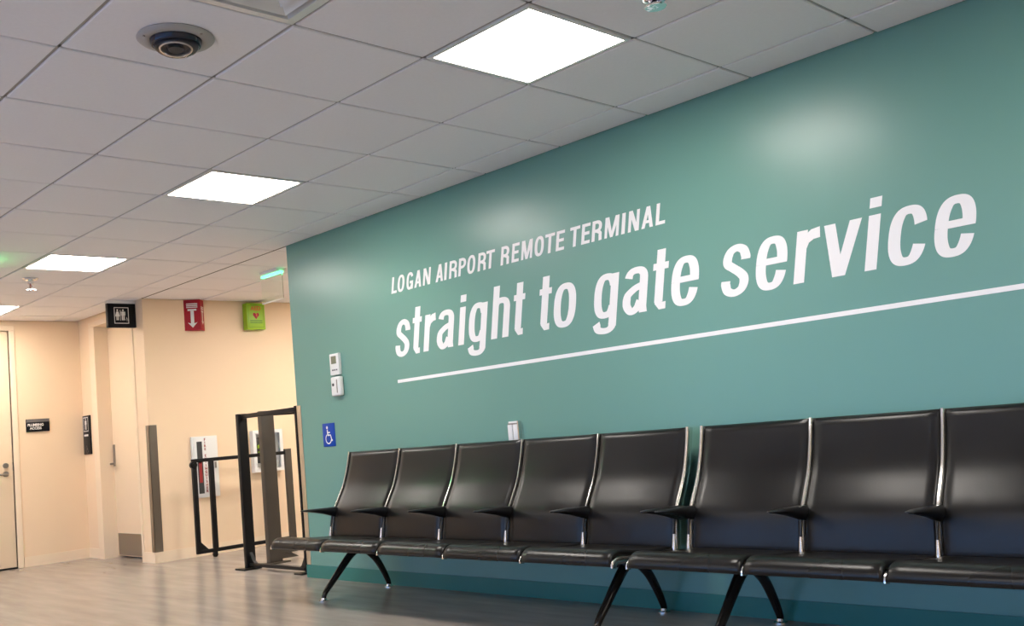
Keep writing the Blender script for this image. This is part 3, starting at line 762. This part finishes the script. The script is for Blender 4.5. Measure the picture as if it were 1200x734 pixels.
# AED cabinet ----------------------------------------------------------
ay0, ay1, az0, az1 = 1.045, 1.385, .742, 1.165
e = tag(empty('defibrillator_cabinet', (XW, 1.21, az0)), 'white wall cabinet with a charcoal and lime defibrillator inside, behind the gate posts', 'cabinet')
bm = bmn(); box(bm, (XW, ay0, az0), (XW+.010, ay1, az1))
for a, b in (((ay0, az0), (ay1, az0+.03)), ((ay0, az1-.03), (ay1, az1)), ((ay0, az0+.03), (ay0+.02, az1-.03)), ((ay1-.02, az0+.03), (ay1, az1-.03))): box(bm, (XW+.010, a[0], a[1]), (XW+.055, b[0], b[1]))
obj('body', bm, M_white, e)
dc = bx('device', (XW+.012, ay0+.045, az0+.09), (XW+.050, ay0+.215, az1-.07), M_charcoal, e, .008)
g = Glyph(); g.poly([(-.5, .2), (-.1, .42), (.5, .30), (.5, .16), (0, .18), (-.5, -.02)]); g.rect(-.5, -.42, .5, -.37); g.rect(-.5, -.26, .5, -.22)
flat(g, dc, ay0+.128, az0+.24, M_lime, XW+.050, axis='x', s=.15, name='label')
fr = bmn()
for a, b in (((ay0, az0), (ay1, az0+.035)), ((ay0, az1-.035), (ay1, az1)), ((ay0, az0+.035), (ay0+.035, az1-.035)), ((ay1-.035, az0+.035), (ay1, az1-.035))): box(fr, (XW+.055, a[0], a[1]), (XW+.067, b[0], b[1]))
dr = obj('door', fr, M_white, e)
bx('pane', (XW+.058, ay0+.035, az0+.035), (XW+.062, ay1-.035, az1-.035), mat('clear pane', (1, 1, 1), .03, trans=1, ior=1.1), dr)

# ================================================================= EXIT SIGNS
def exit_sign(x0, x1, y, label):
    e = empty('exit_sign', ((x0+x1)/2, y, H))
    bx('canopy', (x0+.05, y-.045, H-.028), (x1-.02, y+.045, H), M_white, e, .004)
    bx('light_strip', (x0+.02, y-.016, H-.044), (x1-.005, y+.016, H-.028), M_greenled, e)
    pn = bx('panel', (x0, y-.004, H-.262), (x1, y+.004, H-.044), M_glass, e)
    bm = bmn(); box(bm, (x0, y-.006, H-.270), (x1, y+.006, H-.262)); obj('lower_edge', bm, M_white, e)
    tag(e, label, 'exit sign', 'green lit exit signs')
exit_sign(-5.225, -4.88, .43, 'clear hanging exit sign with green light strip, beside the top of the green wall end')
# exit sign outside the left edge, its green glow falls on the ceiling in view
def exit_sign2():
    x, ya, yb = -5.22, -2.16, -1.84
    e = empty('exit_sign', (x, (ya+yb)/2, H))
    bx('canopy', (x-.012, ya+.12, H-.060), (x+.012, yb-.12, H), M_white, e, .002)
    bx('panel', (x-.004, ya, H-.26), (x+.004, yb, H-.085), M_glass, e)
    bx('housing', (x-.034, ya-.004, H-.084), (x+.034, yb+.004, H-.068), M_white, e, .002)  # unseen shield added to keep the green light off the seats below
    bx('light_strip', (x-.028, ya, H-.067), (x+.028, yb, H-.062), M_greenled2, e)
    tag(e, 'clear hanging exit sign with green light strip, just outside the left edge of the photo', 'exit sign', 'green lit exit signs')
exit_sign2()

# ================================================================= GATES
def gusset(bm, c, dx, dy, s, t):
    """triangular gusset at post foot, running in direction (dx,dy)"""
    nx, ny = -dy*t/2, dx*t/2
    P = [(c[0], c[1], .03), (c[0]+dx*s, c[1]+dy*s, .03), (c[0]+dx*s*.45, c[1]+dy*s*.45, .03+s*.35), (c[0], c[1], .03+s)]
    A = [bm.verts.new((x+nx, y+ny, z)) for x, y, z in P]; B = [bm.verts.new((x-nx, y-ny, z)) for x, y, z in P]
    bm.faces.new(A); bm.faces.new(B[::-1])
    for i in range(4): bm.faces.new((A[(i+1) % 4], A[i], B[i], B[(i+1) % 4]))
# black front frame, x -5.15..-4.30 at y .11
e = tag(empty('security_gate_frame', (-4.72, .11, 0)), 'tall black steel gate frame standing beside the green wall end', 'gate frame')
gx0, gx1, gy, gz = -5.150, -4.290, .11, 1.282
bm = bmn(); box(bm, (gx0-.022, gy-.042, .008), (gx0+.022, gy+.042, gz)); bevel(bm, .005); obj('post', bm, M_powder, e, True)
bm = bmn(); box(bm, (gx1-.012, gy-.014, .008), (gx1+.012, gy+.014, gz+.004)); bevel(bm, .003); obj('post', bm, M_powder, e, True)
bm = bmn(); box(bm, (gx0, gy-.018, gz-.042), (gx1, gy+.018, gz-.006)); bevel(bm, .003); obj('top_rail', bm, M_powder, e, True)
bm = bmn(); box(bm, (gx0, gy-.02, .022), (gx1, gy+.02, .048)); bevel(bm, .003); obj('bottom_rail', bm, M_powder, e, True)
bm = bmn(); gusset(bm, (gx0+.02, gy), 1, 0, .11, .03); obj('gusset', bm, M_powder, e)
bm = bmn(); gusset(bm, (gx1-.010, gy), -1, 0, .09, .03); obj('gusset', bm, M_powder, e)
bx('foot', (gx0-.075, gy-.10, 0), (gx0+.085, gy+.06, .012), M_powder, e, .003)
bx('foot', (gx1-.060, gy-.08, 0), (gx1+.045, gy+.05, .012), M_powder, e, .003)
# second frame running away from the camera
e = tag(empty('security_gate_frame', (-5.2, .85, 0)), 'grey brown steel gate frame with a wide post, just behind the black frame', 'gate frame')
hx, hy0, hy1 = -5.205, .372, 1.45
bm = bmn(); box(bm, (hx-.030, hy0-.062, .0), (hx+.030, hy0+.062, 1.298)); bevel(bm, .005); obj('post', bm, M_greybrown, e, True)
bm = bmn(); box(bm, (hx-.022, hy1-.03, .0), (hx+.022, hy1+.03, 1.298)); bevel(bm, .004); obj('post', bm, M_greybrown, e, True)
bm = bmn(); box(bm, (hx-.018, hy0, .075), (hx+.018, hy1, .108)); bevel(bm, .003); obj('bottom_rail', bm, M_greybrown, e, True)
bm = bmn(); box(bm, (hx-.018, hy0, 1.255), (hx+.018, hy1, 1.290)); bevel(bm, .003); obj('top_rail', bm, M_powder, e, True)
bm = bmn(); gusset(bm, (hx+.0, hy0+.055), 0, 1, .17, .03); obj('gusset', bm, M_greybrown, e)
# short link rail joining both posts at the top
bx('foot', (hx-.06, hy0-.085, 0), (hx+.06, hy0+.12, .012), M_greybrown, e, .003)
# low wheeled gate
e = tag(empty('low_gate', (-6.42, .80, 0)), 'low black wheeled gate with a latch knob in front of the cream wall', 'gate')
kx, ky0, ky1, kz0, kz1 = -6.42, .290, 1.335, .050, .935
def member(name, a, b, m, bv=.004):
    bm = bmn(); box(bm, a, b); bevel(bm, bv); return obj(name, bm, m, e, True)
member('post', (kx-.018, ky0-.020, kz0), (kx+.018, ky0+.022, kz1), M_powder)
member('post', (kx-.018, ky0+.150, kz0), (kx+.018, ky0+.196, kz1), M_powder)
member('post', (kx-.018, ky1-.070, kz0), (kx+.018, ky1, kz1+.020), M_greybrown)
member('top_rail', (kx-.016, ky0, kz1-.034), (kx+.016, ky1-.05, kz1), M_powder)
member('bottom_rail', (kx-.016, ky0, kz0), (kx+.016, ky1-.05, kz0+.034), M_powder)
bm = bmn()
P = [(ky0+.02, kz0+.03), (ky0+.10, kz0+.03), (ky0+.02, kz0+.11)]
A = [bm.verts.new((kx-.012, y, z)) for y, z in P]; B = [bm.verts.new((kx+.012, y, z)) for y, z in P]
bm.faces.new(A); bm.faces.new(B[::-1])
for i in range(3): bm.faces.new((A[(i+1) % 3], A[i], B[i], B[(i+1) % 3]))
obj('gusset', bm, M_powder, e)
bm = bmn(); disc(bm, (kx+.0, ky0-.012, kz1-.055), .034, .030, 20, axis='x'); disc(bm, (kx+.03, ky0-.012, kz1-.055), .020, .012, 16, axis='x'); obj('latch_knob', bm, M_powder, e, True)
for q in (ky0+.165, ky1-.035):
    bm = bmn(); disc(bm, (kx-.010, q, .024), .024, .020, 20, axis='x'); cs = obj('caster', bm, M_powder, e, True)
    bm = bmn(); box(bm, (kx-.018, q-.018, .030), (kx-.012, q+.018, .056)); box(bm, (kx+.012, q-.018, .030), (kx+.018, q+.018, .056)); obj('fork', bm, M_powder, cs)
print('tiles', nt_)
